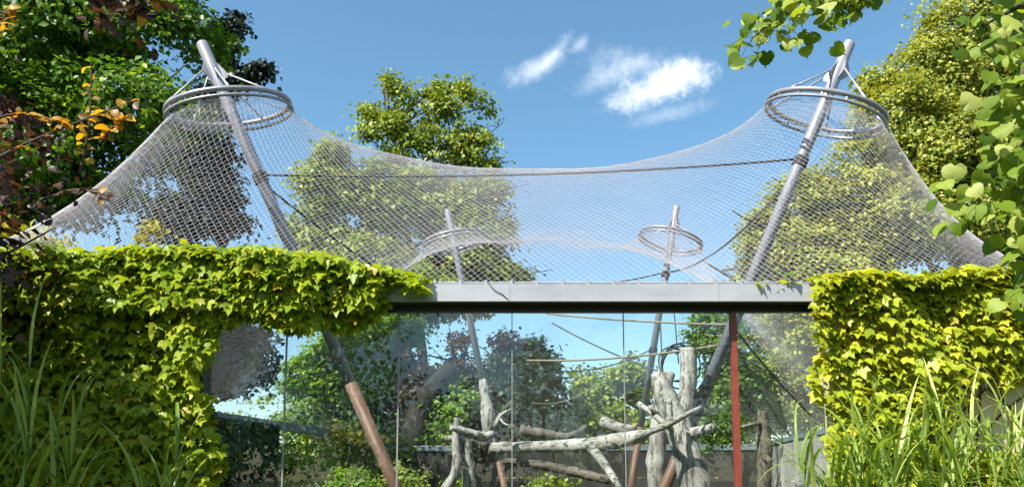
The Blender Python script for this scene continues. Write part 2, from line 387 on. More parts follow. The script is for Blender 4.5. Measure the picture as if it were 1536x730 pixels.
def tree(name, label, cat, base, lobes, mat, leaf, clump_r, per, r0, group=None, seed=0, density=1., up=.55, flat=.55, template=None, twigs=5, shell=.5, gap=1.15):
    rg = np.random.default_rng(100 + seed); t = thing(name, label, cat, tuple(base), group)
    mb = MB(); branch_set(mb, base, lobes, r0, rg, twigs); mb.build('trunk', M['bark'], t, True)
    V, T, tn = crown_leaves(rg, lobes, clump_r, per, leaf, density, up, flat, template, shell, gap)
    o = mobj('crown', fastmesh('crown', V, T, tn, M[mat]), None, t); o['kind'] = 'stuff'
    return t
def lobe(px, py, Y, rx, ry, dy=0., rd=None):
    c = P(px, py, Y + dy); k = Y / F; return (c, (rx * k, (rd if rd else (rx + ry) / 2) * k, ry * k))

# ================================================================== SETTING
g = fastmesh('ground', np.array([(-900, -900, 0), (900, -900, 0), (900, 900, 0), (-900, 900, 0)]), np.array([(0, 1, 2, 3)]), None, M['soil'])
tag(mobj('ground', g), None, None, None, 'structure')

YF, YG = 8.25, 8.50                                     # front of the fascia, plane of the glass
zb, zt = P(768, 450, YF)[2], P(768, 425.5, YF)[2]       # fascia bottom / top
zh = P(768, 459, YG - .03)[2]; zg = P(768, 467.5, YG - .03)[2]
XL, XR = P(312, 600, YG)[0], P(1240, 600, YG)[0]        # glazed opening

# ---- beam over the glass
bt = thing('steel_beam', 'light grey sheet-clad steel beam above the glass front', 'beam', (0, YF, zb))
xe = P(1247, 440, YF)[0]
xs = [-6.8, -4.6, -2.2, -.02, 2.18, xe]
for xa, xb in zip(xs[:-1], xs[1:]):                     # folded sheets butted with hairline gaps
    fs = MB().box((xa + .0015, YF, zb), (xb - .0015, YF + .012, zt)).box((xa + .0015, YF + .012, zt - .012), (xb - .0015, YF + .30, zt)).box((xa + .0015, YF - .010, zb - .012), (xb - .0015, YF + .03, zb - .0005)).build('fascia_sheet', M['fascia'], bt)
MB().box((-6.8, YF + .03, zb - .004), (xe, YG - .03, zb + .03)).build('soffit', M['soffit'], bt)
MB().box((-6.8, YG - .029, zg), (XR + .1, YG + .05, zb + .028)).build('head_frame', M['black'], bt)
MB().tube([(-6.7, YF + .10, zt + .035), (xe, YF + .10, zt + .035)], .011, 6).build('edge_cable', M['steel'], bt)
cm = MB().box((-.016, -.03, -.02), (.016, .03, .05)).box((-.03, -.03, -.02), (.03, .03, -.008)).mesh('clip')
x = -3.0; i = 0
while x < xe:
    mobj('clip', cm, M['steel'], bt, (x, YF + .10, zt + .012)); x += .272; i += 1

wp = spline([P(733, 425, YF - .004), P(742, 435, YF - .012), P(752, 440, YF - .010), P(763, 450, YF - .012)], 14)
MB().tube(wp, .004, 5).build('loose_wire', M['black'], bt, True)
# ---- glazed front
gf = thing('glass_front', 'tall clear glass panes reflecting sky and trees under the grey beam', 'glass wall', (0, YG, 0))
joints = [P(p, 600, YG)[0] for p in (427, 597, 768, 937, 1103)]
ed = [XL - .12] + joints + [XR + .1]
for a, b in zip(ed[:-1], ed[1:]):
    MB().box((a + .006, YG, .25), (b - .006, YG + .012, zg + .01)).build('glass_pane', M['glass'], gf)
for k, xj in enumerate(joints[:4]):
    w = .008 if k < 2 else .005
    MB().box((xj - w, YG - .004, .25), (xj + w, YG + .016, zg)).build('joint', M['seal'], gf)
xm = joints[4]
MB().box((xm - .027, YG - .05, 0), (xm + .027, YG - .002, zg)).box((xm - .027, YG + .014, 0), (xm + .027, YG + .06, zg)).build('mullion', M['redpost'], gf)
MB().box((XL - .12, YG - .06, 0), (XR + .1, YG + .07, .25)).build('sill', M['concrete'], gf)

# ---- walls either side of the glass
wl = thing('front_wall', 'grey rendered wall buried under the hanging vine beside the glass', 'wall', (-5, 8.4, 0))
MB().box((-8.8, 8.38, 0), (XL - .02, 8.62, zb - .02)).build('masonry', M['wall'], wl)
MB().box((-8.8, 8.36, zb - .02), (-6.82, 8.66, zt)).build('coping', M['concrete'], wl)
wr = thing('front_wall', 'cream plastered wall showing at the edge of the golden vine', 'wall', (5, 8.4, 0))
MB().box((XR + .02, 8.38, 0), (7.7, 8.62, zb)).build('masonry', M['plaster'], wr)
MB().box((xe + .02, 8.34, zb + .002), (7.7, 8.66, zt - .02)).build('coping', M['concrete'], wr)

# ---- enclosure side and rear walls (concrete posts, panels and caps)
def panel_wall(name, label, a, b, h, ph, pw, mat='concrete', capm='cap', caph=.12, skip=()):
    a = np.array(a, float); b = np.array(b, float); L = np.linalg.norm(b - a); d = (b - a) / L
    t = thing(name, label, 'wall', (a[0], a[1], 0)); n = int(round(L / pw)); pw = L / n; rows = int(round(h / ph)); ph = h / rows
    for i in range(n):
        p = a + d * pw * i
        MB().wallbox(p - d * .07, p + d * .07, 0, h + .03, -.09, .09).build('post', M[mat], t)
        if i in skip: continue
        for r in range(rows):
            j = random.uniform(-.008, .008)
            MB().wallbox(p + d * .075, p + d * (pw - .075), r * ph + .006, (r + 1) * ph - .006, -.045 + j, .045 + j).build('panel', M[mat], t)
        MB().wallbox(p + d * .075, p + d * (pw - .075), h + .001, h + caph, -.075, .075).build('cap', M[capm], t)
    return t
Q = [(-8.7, 8.42), (7.45, 8.42), (7.75, 24.2), (-5.4, 25.5)]
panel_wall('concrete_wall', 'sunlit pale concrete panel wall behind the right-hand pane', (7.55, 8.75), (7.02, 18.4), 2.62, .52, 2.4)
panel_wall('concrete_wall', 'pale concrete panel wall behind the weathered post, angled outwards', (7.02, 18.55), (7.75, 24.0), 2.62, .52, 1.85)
panel_wall('concrete_wall', 'long panel wall at the far side, tree shade put into its dark colour', (7.7, 24.2), (-5.3, 25.45), 2.5, .83, 2.2, 'shadedpanel')
lwt = thing('enclosure_wall', 'dark ivy-clad side wall carrying a long blue-grey beam', 'wall', (-8.6, 8.7, 0))
LW0, LW1 = np.array([-8.65, 8.7]), np.array([-5.45, 25.3])
def LWp(t): return LW0 + (LW1 - LW0) * t
MB().wallbox(LWp(0), LWp(.73), 0, 2.92, -.08, .08).build('masonry', M['wall'], lwt)
MB().wallbox(LWp(0), LWp(1), 2.925, 3.14, -.1, .1).build('beam', M['cap'], lwt)
for t in (.735, .965): MB().wallbox(LWp(t), LWp(t + .013), 0, 2.923, -.11, .11).build('post', M['concrete'], lwt)

# ================================================================== MASTS AND NET
YM, YR = 11.3, 20.0
RINGS = [(P(345, 171, YM), 1.04 * YM / 13.4, (-.15, -.19)), (P(1237, 176, YM), 1.0 * YM / 13.4, (.28, -.2)),
         (P(681, 366, YR), .95 * YR / 24, (-.2, 0.)), (P(1005, 364, YR), .95 * YR / 24, (.27, .02))]
def ring_pts(c, R, n, k=48, off=0.):
    n = Vector((n[0], n[1], 1)).normalized(); a = Vector((1, 0, -n.x / n.z)).normalized(); b = n.cross(a)
    return [np.array(Vector(c) + n * off + a * R * math.cos(2 * math.pi * i / k) + b * R * math.sin(2 * math.pi * i / k)) for i in range(k)]
def torus(pts, r, sides=8):
    n = len(pts); V = []; Fc = []; c = sum(pts) / n
    nn = np.cross(pts[0] - c, pts[n // 4] - c); nn /= np.linalg.norm(nn)
    for p in pts:
        o = (p - c) / np.linalg.norm(p - c)
        V += [p + o * r * math.cos(2 * math.pi * k / sides) + nn * r * math.sin(2 * math.pi * k / sides) for k in range(sides)]
    for i in range(n):
        for k in range(sides):
            j = (i + 1) % n; k2 = (k + 1) % sides
            Fc.append((i * sides + k, j * sides + k, j * sides + k2, i * sides + k2))
    return V, Fc
def mast(label, tip, low, Y, ring, r, s, paint_py):
    tipw = P(*tip, Y); lw = P(*low, Y); d = (lw - tipw); base = tipw + d * (tipw[2] / -d[2]) ; dd = d / np.linalg.norm(d)
    t = thing('mast', label, 'mast', tuple(base), 'masts holding up the net')
    # split between grey upper pole and red-oxide foot
    zs = P(tip[0], paint_py, Y)[2]; fr = (tipw[2] - zs) / (tipw[2] - base[2]); sp = tipw + (base - tipw) * fr
    pl = MB().tube([tipw, tipw + dd * .02, sp], [r * .93, r, r], 20).build('pole', M['mast'], t, True)
    MB().tube([tipw - dd * .012, tipw + dd * .004], [r * .9, r * .9], 20).build('end_cap', M['steel'], pl)
    MB().tube([sp, base], [r, r], 20).build('painted_foot', M['red'], t, True)
    MB().tube([base + np.array([0, 0, .001]), base + np.array([0, 0, .04])], [r * 2.2, r * 2.2], 16).build('base_plate', M['steel'], t)
    c, R, n = ring
    rg = mobj('ring', MB().add(*torus(ring_pts(c, R, n, 48, .10 * s), .042 * s)).mesh('ring', True), M['ring'], t)
    mobj('lower_ring', MB().add(*torus(ring_pts(c, R * 1.03, n, 48, -.005), .026 * s)).mesh('lower_ring', True), M['ring'], rg)
    up = ring_pts(c, R, n, 16, .10 * s); lo = ring_pts(c, R * 1.03, n, 16, 0)
    for a, b in zip(up, lo): MB().tube([a, b], .014 * s, 5).build('rung', M['ring'], rg)
    at = tipw + dd * .42 * s
    # bracket plates round the mast and the hanger rods down to the ring
    side = ring_pts(at, r * 1.0, n, 5); hp = ring_pts(c, R, n, 5, .13 * s)
    for a, b in zip(side, hp):
        o = unit((a - at) * np.array([1, 1, 0])); e = at + dd * .16 * s + o * (r + .10 * s)
        w = np.cross(o, [0, 0, 1]) * .009
        q = [at + o * r * .8 - dd * .12 * s, at + o * r * .8 + dd * .30 * s, e + dd * .05, e - dd * .03]
        MB().add([p + w for p in q] + [p - w for p in q], [(0, 1, 2, 3), (7, 6, 5, 4), (0, 4, 5, 1), (1, 5, 6, 2), (2, 6, 7, 3), (3, 7, 4, 0)]).build('bracket', M['mast'], t)
        rod = MB().tube([e, b], .016 * s, 7).build('hanger_rod', M['steel'], t, True)
        MB().tube([b + (e - b) * .0, b + (e - b) * .16], .024 * s, 7).build('turnbuckle', M['steel'], rod, True)
    return t, tipw, base, dd
masts = [mast('tall grey ringed mast beside the dark maple, red-footed behind the glass', (303, 66), (590, 722), YM, RINGS[0], .088, .9, 575),
         mast('tall grey mast behind the red mullion, ring beside the big linden', (1274, 66), (1052, 600), YM, RINGS[1], .088, .9, 592),
         mast('far mast with pale ring seen against the broad trees inside the net', (671, 315), (738, 640), YR, RINGS[2], .085, .95, 690),
         mast('far mast with ring seen against open sky through the net', (1015, 310), (946, 730), YR, RINGS[3], .085, .95, 640)]
def on_mast(i, py):
    t, tp, b, dd = masts[i]; lo, hi = 0., 1.
    for _ in range(40):
        m = (lo + hi) / 2; q = tp + (b - tp) * m
        z = q[2] - EYE; y = CY - F * (-q[1] * math.sin(TH) + z * math.cos(TH)) / (q[1] * math.cos(TH) + z * math.sin(TH))
        if y < py: lo = m
        else: hi = m
    return tp + (b - tp) * lo
def collar(i, py, mat='darkrope'):
    t, tp, b, dd = masts[i]; q = on_mast(i, py); mb = MB()
    for k in range(5): mb.tube([q + dd * (.03 * k - .012), q + dd * (.03 * k + .012)], .088 * 1.22, 12)
    mb.build('rope_lashing', M[mat], t)
    return q

def solve_net(p=.118, it=700, NU=98, NV=140):
    u = np.linspace(0, 1, NU)[None, :]; v = np.linspace(0, 1, NV)[:, None]
    mixq = lambda k: (1 - u) * (1 - v) * Q[0][k] + u * (1 - v) * Q[1][k] + u * v * Q[2][k] + (1 - u) * v * Q[3][k]
    X, Y = mixq(0), mixq(1); Z = np.full(X.shape, 5.5); fix = np.zeros(X.shape, bool); s = np.clip(v * 6, 0, 1); zf = zt + .035
    Z[:, -1] = (zf * (1 - s) + 2.75 * s)[:, 0]; Z[:, 0] = (zf * (1 - s) + 3.12 * s)[:, 0]; Z[-1, :] = 2.65; Z[0, :] = zf
    fix[0] = fix[-1] = True; fix[:, 0] = fix[:, -1] = True
    for c, R, (tx, ty) in RINGS:
        m = (X - c[0]) ** 2 + (Y - c[1]) ** 2 < R * R
        zz = c[2] - tx * (X - c[0]) - ty * (Y - c[1]); Z[m] = zz[m]; fix |= m
    wx = 1 / (12.5 / NU) ** 2; wy = 1 / (17. / NV) ** 2; I, J = np.indices(Z.shape); par = ((I + J) % 2)[1:-1, 1:-1]
    ms = [(~fix[1:-1, 1:-1]) & (par == c) for c in (0, 1)]
    for k in range(it):
        for m in ms:
            n = (wx * (Z[1:-1, 2:] + Z[1:-1, :-2]) + wy * (Z[2:, 1:-1] + Z[:-2, 1:-1]) + p) / (2 * wx + 2 * wy)
            Z[1:-1, 1:-1][m] += 1.9 * (n - Z[1:-1, 1:-1])[m]
    return X, Y, Z
NX, NY, NZ = solve_net()
def net_at(u, v):
    a = np.clip(u, 0, 1) * (NX.shape[1] - 1); b = np.clip(v, 0, 1) * (NX.shape[0] - 1)
    i = np.minimum(a.astype(int), NX.shape[1] - 2); j = np.minimum(b.astype(int), NX.shape[0] - 2); a = a - i; b = b - j
    f = lambda G: G[j, i] * (1 - a) * (1 - b) + G[j, i + 1] * a * (1 - b) + G[j + 1, i] * (1 - a) * b + G[j + 1, i + 1] * a * b
    return np.stack([f(NX), f(NY), f(NZ)], -1)
def net_wires(spacing=.054, r=.00165, step=.22):
    W, H = 14.4, 16.4; dc = spacing * math.sqrt(2); VV = []; TT = []; n0 = 0
    for sgn in (1, -1):
        lo, hi = (0, W + H) if sgn == 1 else (-H, W)
        for c in np.arange(lo + dc / 2, hi, dc):
            c = c + random.uniform(-.07, .07) * dc
            s0, s1 = (max(0, c - H), min(W, c)) if sgn == 1 else (max(0, c), min(W, c + H))
            L = (s1 - s0) * math.sqrt(2)
            if L < .1: continue
            s = np.linspace(s0, s1, max(3, int(L / step) + 1)); t = (c - s) * sgn if sgn == 1 else (s - c)
            p = net_at(s / W, t / H); p[1:-1, 2] += .012 * np.sin(p[1:-1, 0] * 3.1 + p[1:-1, 1] * 1.7) + RNG.normal(size=len(p) - 2) * .0025; d = unit(np.gradient(p, axis=0)); a = unit(np.cross(d, [0, 0, 1.])); b = np.cross(a, d); m = len(p)
            ring = np.stack([p + r * (math.cos(q) * a + math.sin(q) * b) for q in (1.57, 3.66, 5.76)], 1).reshape(-1, 3)
            i = np.arange(m - 1)[:, None] * 3; k = np.arange(3)[None]; k2 = (k + 1) % 3
            TT.append((np.stack([i + k, i + k2, i + 3 + k2, i + 3 + k], -1).reshape(-1, 4)) + n0); VV.append(ring); n0 += len(ring)
    return np.concatenate(VV), np.concatenate(TT)
nt = thing('enclosure_net', 'fine steel mesh net stretched like a tent over the whole enclosure', 'net', (0, 8.4, float(zt)))
V, T = net_wires(); o = mobj('mesh_wire', fastmesh('mesh_wire', V, T, None, M['net']), None, nt); o['kind'] = 'stuff'
for (u0, v0, u1, v1) in ((0, 0, 0, 1), (1, 0, 1, 1), (0, 1, 1, 1)):
    k = np.linspace(0, 1, 60); MB().tube(list(net_at(u0 + (u1 - u0) * k, v0 + (v1 - v0) * k)), .012, 5).build('edge_cable', M['steel'], nt)

# ---- ropes and cables
def rope(label, a, b, sag, r, mat, name='rope', n=16):
    a = np.array(a); b = np.array(b); k = np.linspace(0, 1, n)
    pts = [a + (b - a) * t - np.array([0, 0, sag * 4 * t * (1 - t)]) for t in k]
    c = (a + b) / 2; t = MB().tube(pts, r, 7).build(name, M[mat], None, True)
    return tag(t, label, 'rope')
q0, q1 = collar(0, 262), collar(1, 238)
rope('dark cable strung high from front mast to front mast', q0, q1, .12, .017, 'darkrope')
q2, q3 = collar(3, 408), collar(2, 428)
rope('dark rope sagging from the far sky-side mast up to the mast behind the red mullion', q2, on_mast(1, 262), .35, .02, 'darkrope')
rope('dark rope linking the two far masts low inside the net', q2, q3, .25, .018, 'darkrope')
rope('dark rope running from the vine-side mast down to the far ringed mast', on_mast(0, 275), on_mast(2, 470), .25, .018, 'darkrope')
q4 = collar(3, 522)
rope('straw-coloured rope stretched just below the beam to the mast by the mullion', P(820, 470, 13.5), on_mast(1, 487), .03, .016, 'rope')
rope('pale rope passing the white trunk to the mast by the mullion', P(790, 540, 14.5), on_mast(1, 516), .08, .018, 'rope')
rope('dark rope crossing from the dark trees to the white trunk', P(828, 484, 15), P(1003, 562, 12.8), .06, .014, 'darkrope')
rope('dark rope rising from the yew side to the lashed far mast', P(760, 545, 17), q4, .35, .016, 'darkrope')
rope('thin dark rope hanging from the net to the bleached trunk top', P(990, 470, 12.9), P(994, 562, 12.6), .0, .012, 'darkrope')
rope('thin dark rope hanging beside the black hose coil', P(1010, 452, 12.7), P(1018, 545, 12.5), .0, .011, 'darkrope')
rope('dark rope running down behind the right pane to the concrete wall', P(1100, 490, 12.4), P(1216, 622, 15.8), .06, .02, 'darkrope')
rope('slack pale rope hanging in front of the yew', P(800, 604, 15), P(895, 575, 16), .15, .012, 'rope')

# ================================================================== CLIMBING WOOD
def log(name, label, ctrl, radii, Y=None, mat='wood', n=26, sides=16, seed=0, group=None, stubs=(), dY=-1.9):
    k = (ctrl[0][2] + dY) / ctrl[0][2]; ctrl = [(a, b, c + dY) for a, b, c in ctrl]; radii = [q * k for q in radii]; stubs = [(f, a, b, c + dY, q * k) for f, a, b, c, q in stubs]
    pts = spline([P(x, y, d) if Y is None else P(x, y, Y) for (x, y, *dd) in ctrl for d in [dd[0] if dd else Y]], n)
    rr = np.interp(np.linspace(0, 1, n), np.linspace(0, 1, len(radii)), radii)
    rg = np.random.default_rng(seed); rr = rr * (1 + rg.normal(size=n) * .05)
    mat = mat + 'xyz'[int(np.argmax(np.abs(pts[-1] - pts[0])))]
    t = thing(name, label, 'log', tuple(pts[0]), group)
    MB().tube(pts, list(rr), sides, .045, True, seed).build('stem', M[mat], t, True)
    for (f, x, y, d, r) in stubs:
        q = pts[int(f * (n - 1))]; e = P(x, y, d)
        MB().tube(spline([q, (q + e) / 2 + rg.normal(size=3) * .02, e], 7), list(np.linspace(r * 1.2, r * .75, 7)), 10, .06, True, seed + 3).build('branch_stub', M[mat], t, True)
    return t
log('tree_trunk', 'thick bleached trunk leaning across the pink mast foot', [(1058, 830, 12.2), (1045, 735, 12.2), (1025, 660, 12.3), (1000, 600, 12.4), (986, 560, 12.5)], [.27, .25, .22, .21, .17, .12], seed=1,
    stubs=[(.55, 1072, 640, 11.9, .085), (.55, 975, 610, 11.9, .05)])
log('tree_trunk', 'white upright trunk with a sawn top hanging beside the hose coil', [(1029, 648, 12.9), (1031, 600, 12.9), (1033, 560, 12.9), (1033, 522, 12.9)], [.12, .15, .14, .13], seed=2)
log('tree_trunk', 'grey trunk standing behind the pair of white trunks', [(985, 800, 13.6), (985, 700, 13.6), (990, 620, 13.6), (1003, 560, 13.8)], [.17, .16, .14, .11], mat='wood', seed=3)
log('fallen_log', 'long grey log lying level between the two wood piles', [(735, 672, 13.6), (800, 670, 13.4), (880, 667, 13.0), (930, 660, 12.7), (968, 652, 12.4)], [.11, .10, .115, .13, .09], seed=4,
    stubs=[(.52, 930, 732, 12.3, .07)])
log('branch', 'crooked forked branch wedged against the leaning bleached trunk', [(930, 668, 12.2), (968, 650, 11.9), (1003, 636, 11.8), (1028, 622, 11.8), (1052, 610, 11.9)], [.04, .048, .045, .04, .03], mat='wood', n=20, seed=5,
    stubs=[(.55, 1005, 598, 11.9, .04), (.5, 958, 604, 12.2, .045)])
log('fallen_log', 'short dark log high up in front of the yew', [(780, 645, 15.5), (815, 650, 15.5), (850, 655, 15.6), (880, 640, 15.8)], [.11, .10, .09, .06], mat='wooddark', seed=7)
log('fallen_log', 'dark log slanting down low beneath the level log', [(755, 690, 14.6), (810, 697, 14.5), (860, 707, 14.4), (915, 720, 14.2)], [.06, .08, .09, .08], mat='wooddark', seed=8)
log('fallen_log', 'round-ended pale log behind the level log', [(905, 632, 15.6), (925, 640, 15.4), (952, 646, 15.2)], [.12, .11, .09], n=8, seed=9)
log('stump', 'thick grey stump with a dark sawn face in the pile of driftwood', [(725, 830, 13.8), (722, 740, 13.8), (716, 690, 13.8), (722, 655, 13.6)], [.34, .31, .27, .2], mat='wooddark', seed=10,
    stubs=[(.8, 680, 640, 13.4, .07), (.85, 752, 620, 13.6, .06), (.95, 764, 604, 13.5, .03)])
log('driftwood', 'pale hooked driftwood standing left of the stump', [(698, 800, 13.4), (704, 720, 13.4), (700, 680, 13.4), (697, 660, 13.4), (668, 657, 13.3)], [.13, .11, .1, .08, .05], mat='wood', seed=11)
log('driftwood', 'tall grey forked driftwood in front of the dark rear panels', [(668, 735, 13.2), (684, 705, 13.2), (684, 660, 13.3), (686, 626, 13.3)], [.09, .08, .07, .06], mat='wood', seed=12)
log('driftwood', 'slanting grey branch with a splintered end', [(676, 640, 13.0), (700, 648, 13.1), (726, 655, 13.2), (738, 650, 13.3)], [.06, .07, .08, .07], mat='wood', n=12, seed=13)
log('post', 'weathered grey timber post with a knot behind the right pane', [(1146, 800, 13.5), (1146, 730, 13.5), (1147, 680, 13.5), (1145, 640, 13.5), (1143, 616, 13.5)], [.13, .12, .125, .105, .075], mat='wooddark', seed=14,
    stubs=[(.82, 1112, 640, 13.3, .035), (.5, 1156, 690, 13.2, .06)])
log('trunk', 'ash-grey wrapped trunk rising from the driftwood to the far mast', [(735, 690, 13.9), (735, 655, 14), (732, 620, 14), (724, 570, 14.2)], [.14, .14, .12, .07], mat='wood', seed=15)
log('branch', 'thin pale antler-like branch beside the glass joint', [(742, 640, 13.2), (752, 622, 13.2), (768, 612, 13.1)], [.035, .028, .016], n=9, seed=16, stubs=[(.4, 765, 638, 13.1, .016)])

hc = thing('hose_coil', 'loose coil of black hose hung beside the white upright trunk', 'hose', tuple(P(1018, 546, 12.6)))
for k in range(5):
    c = P(1010 + k * 4, 545 + k * 2, 12.62 - .03 * k); a = .29 + .03 * k
    pts = [c + np.array([a * .8 * math.cos(t), .12 * math.sin(t + k), a * math.sin(t) * (.85 if k % 2 else 1)]) for t in np.linspace(0, 2 * math.pi, 40)[:-1]]
    MB().add(*torus(pts, .013, 6)).build('loop', M['rubber'], hc, True)

# ================================================================== VINES
def vine_points(rg, kind):
    """surface samples: position, outward normal"""
    pos, nr = [], []
    def bulge(x, z, s): return .10 * np.sin(x * 2.3 + s) * np.cos(z * 2.9 + s * 2) + .07 * np.sin(x * 6.1 + z * 4.3 + s)
    def face(n, x0, x1, z0, z1, y, thick, zfun=None, s=0., tilt=.62):
        x = rg.uniform(x0, x1, n); z = rg.uniform(z0, z1, n)
        keep = np.ones(n, bool) if zfun is None else zfun(x, z); x, z = x[keep], z[keep]; m = len(x)
        yy = y - bulge(x, z, s) - rg.random(m) ** 1.5 * thick
        pos.append(np.stack([x, yy, z], -1)); nr.append(np.stack([rg.normal(size=m) * .42, -np.ones(m) * .8 + rg.normal(size=m) * .3, tilt + rg.normal(size=m) * .38], -1))
    def top(n, x0, x1, y0, y1, zf, s=0., keepf=None):
        x = rg.uniform(x0, x1, n); y = rg.uniform(y0, y1, n); z = zf(x, y) + rg.normal(size=n) * .035
        if keepf is not None: k = keepf(x); x, y, z = x[k], y[k], z[k]
        pos.append(np.stack([x, y, z], -1)); m = len(x); nr.append(np.stack([rg.normal(size=m) * .4, -.35 + rg.normal(size=m) * .35, np.ones(m)], -1))
    if kind == 'left':
        ze = lambda x: zt + .34 * np.clip((-1.02 - x) / 1.3, 0, 1) ** .8 + .022 * np.sin(x * 3.1) + .015 * np.sin(x * 9)     # crest of the vine
        crest = lambda x, z: z < ze(x) - .04
        # rolled mass over the beam
        face(8200, -6.9, -1.05, zb - .12, zt + .42, 8.15, .22, lambda x, z: (z < ze(x) - .02) & (x < -1.30 - .5 * (zt - z)), .5, .75)
        # fringe hanging below the beam over the glass
        hang = lambda x, z: z > zb - .05 - .33 * np.clip((-1.28 - x) / .45, 0, 1) * (.72 + .28 * np.sin(x * 5.2) * np.sin(x * 2.1 + 1))
        face(2800, XL - .1, -1.3, zb - .5, zb, 8.20, .14, hang, 1.1, .55)
        face(11500, -6.9, XL + .25, .0, zb + .1, 8.30, .26, lambda x, z: x < XL + .17 + .10 * np.sin(z * 4.3) + .06 * np.sin(z * 11), 2.2)
        top(4200, -6.9, -.9, 8.0, 8.85, lambda x, y: ze(x) - .12 * ((y - 8.35) / .4) ** 2, 0, lambda x: x < -.9)
        # loose leaves creeping along the beam
        top(60, -1.3, -.85, 8.2, 8.5, lambda x, y: zt + .03 + .05 * rg.random(len(x)))
    else:
        ze = lambda x: zt + .03 + .09 * np.clip((x - 3.2) / .8, 0, 1) + .04 * np.sin(x * 4.1)
        left = lambda z: XR - .16 + .09 * np.sin(z * 3.3 + 1) + .06 * np.sin(z * 9)
        bare = lambda x, z: ~((x > 4.7 + .25 * np.sin(z * 5)) & (z > 1.9) & (z < 2.75 + .2 * np.sin(x * 7)))
        face(12500, XR - .35, 7.2, .0, zt + .2, 8.28, .16, lambda x, z: (x > left(z)) & (z < ze(x) - .02) & bare(x, z), .9, .85)
        face(1300, xe - .2, 7.2, zb - .1, zt + .2, 8.24, .10, lambda x, z: (z < ze(x)), .9, .8)
        top(2400, xe - .1, 7.2, 8.06, 8.8, lambda x, y: ze(x) - .14 * ((y - 8.35) / .4) ** 2)
        top(26, 2.55, xe, 8.22, 8.4, lambda x, y: zt + .03 + .03 * rg.random(len(x)))
    return np.concatenate(pos), np.concatenate(nr)
def vine(kind, label, mat, seed, size, base, loc):
    rg = np.random.default_rng(seed); pos, nr = vine_points(rg, kind); n = len(pos)
    tip = np.stack([rg.normal(size=n) * .35, -.25 + rg.normal(size=n) * .2, -np.ones(n)], -1)
    sz = size * (.42 + 1.15 * rg.random(n) ** 1.4); tint = np.clip(base + rg.normal(size=n) * .2 + (rg.random(n) > .97) * .2, 0, .97)
    t = thing('vine', label, 'vine', loc, None)
    mb = MB()
    for k in range(14):                                # woody stems climbing the wall
        x0 = rg.uniform(-6.5, XL - .3) if kind == 'left' else rg.uniform(XR + .2, 5.8)
        pts = spline([(x0 + rg.normal() * .2 * j * .4, 8.31 - .03 * math.sin(j), j * zb / 5) for j in range(6)], 16)
        mb.tube(pts, list(np.linspace(.02, .008, 16)), 5)
    mb.build('woody_stem', M['bark'], t, True)
    # the 300 leaves that show largest become parts of their own
    front = pos[:, 1] - .15 * rg.random(n); inview = (pos[:, 2] > 1.45) & (np.abs(pos[:, 0]) < 5.3) & (pos[:, 1] < 8.3)
    score = np.where(inview, -front + sz * 2 - .0 * n, -99); idx = np.argsort(-score)[:300]; rest = np.setdiff1d(np.arange(n), idx)
    V, T, tn = scatter(ivy_leaf(.35), pos[rest], nr[rest], tip[rest], sz[rest], tint[rest])
    o = mobj('foliage', fastmesh('vine_foliage', V, T, tn, M[mat]), None, t); o['kind'] = 'stuff'
    vs = []
    for k in range(8):
        V0, T0 = ivy_leaf(.2 + .05 * k); vs.append(fastmesh('vine_leaf', V0, T0, np.full(len(V0), .25 + .09 * k), M[mat]))
    R = frames(nr[idx], tip[idx])
    for j, i in enumerate(idx):
        o = mobj('leaf', vs[int(np.clip((tint[i] - .2) / .09, 0, 7))], None, t, tuple(pos[i]))
        o.rotation_mode = 'QUATERNION'; o.rotation_quaternion = Matrix(R[j].tolist()).to_quaternion(); o.scale = (sz[i],) * 3
    return t
vine('left', 'lush green vine spilling over the beam and down the shaded wall', 'l_vine', 21, .104, .50, (-4.5, 8.36, 0))
vine('right', 'bright yellow-green vine covering the sunny cream wall', 'l_vine2', 22, .100, .55, (4.8, 8.36, 0))

# ivy on the side wall inside, tufts on the far wall
def ivy_patch(label, pts_n, size, mat, seed, loc):
    rg = np.random.default_rng(seed); pos, nr = pts_n; n = len(pos)
    tip = np.stack([rg.normal(size=n) * .4, rg.normal(size=n) * .4, -np.ones(n)], -1)
    V, T, tn = scatter(ivy_leaf(.3), pos, nr, tip, size * (.6 + .7 * rg.random(n)), np.clip(.45 + rg.normal(size=n) * .22, 0, 1))
    t = thing('ivy', label, 'ivy', loc)
    MB().tube(spline([loc, np.array(loc) * .5 + pos.mean(0) * .5, pos[pos[:, 2].argmax()]], 10), list(np.linspace(.03, .01, 10)), 6).build('woody_stem', M['bark'], t, True)
    o = mobj('foliage', fastmesh('ivy_foliage', V, T, tn, M[mat]), None, t); o['kind'] = 'stuff'
rg = np.random.default_rng(5)
tt = rg.random(9000) * .70 + .03; pl = LW0 + (LW1 - LW0) * tt[:, None]
zz = rg.random(9000) * 3.3; pp = np.stack([pl[:, 0] + .14 + .12 * rg.random(9000), pl[:, 1], np.minimum(zz, 3.0 + .25 * rg.random(9000) * (tt < .55))], -1)
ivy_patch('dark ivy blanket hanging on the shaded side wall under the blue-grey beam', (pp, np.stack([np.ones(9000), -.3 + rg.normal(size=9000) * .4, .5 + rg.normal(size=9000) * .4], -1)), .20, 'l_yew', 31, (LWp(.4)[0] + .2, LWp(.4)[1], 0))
def tuft(px, py, Y, rx, rz, n, s):
    c = P(px, py, Y); r = np.random.default_rng(s); d = r.normal(size=(n, 3)) * np.array([rx, .18, rz]) * .5
    return c + d, np.stack([r.normal(size=n) * .4, -.8 + r.normal(size=n) * .3, .7 + r.normal(size=n) * .3], -1)
a, b = tuft(500, 650, 24.4, .5, .45, 260, 1)
ivy_patch('yellow-green creeper tuft on top of the slim concrete post', (a, b), .14, 'l_gold', 33, (P(495, 700, 24.45)[0], 24.45, 0))
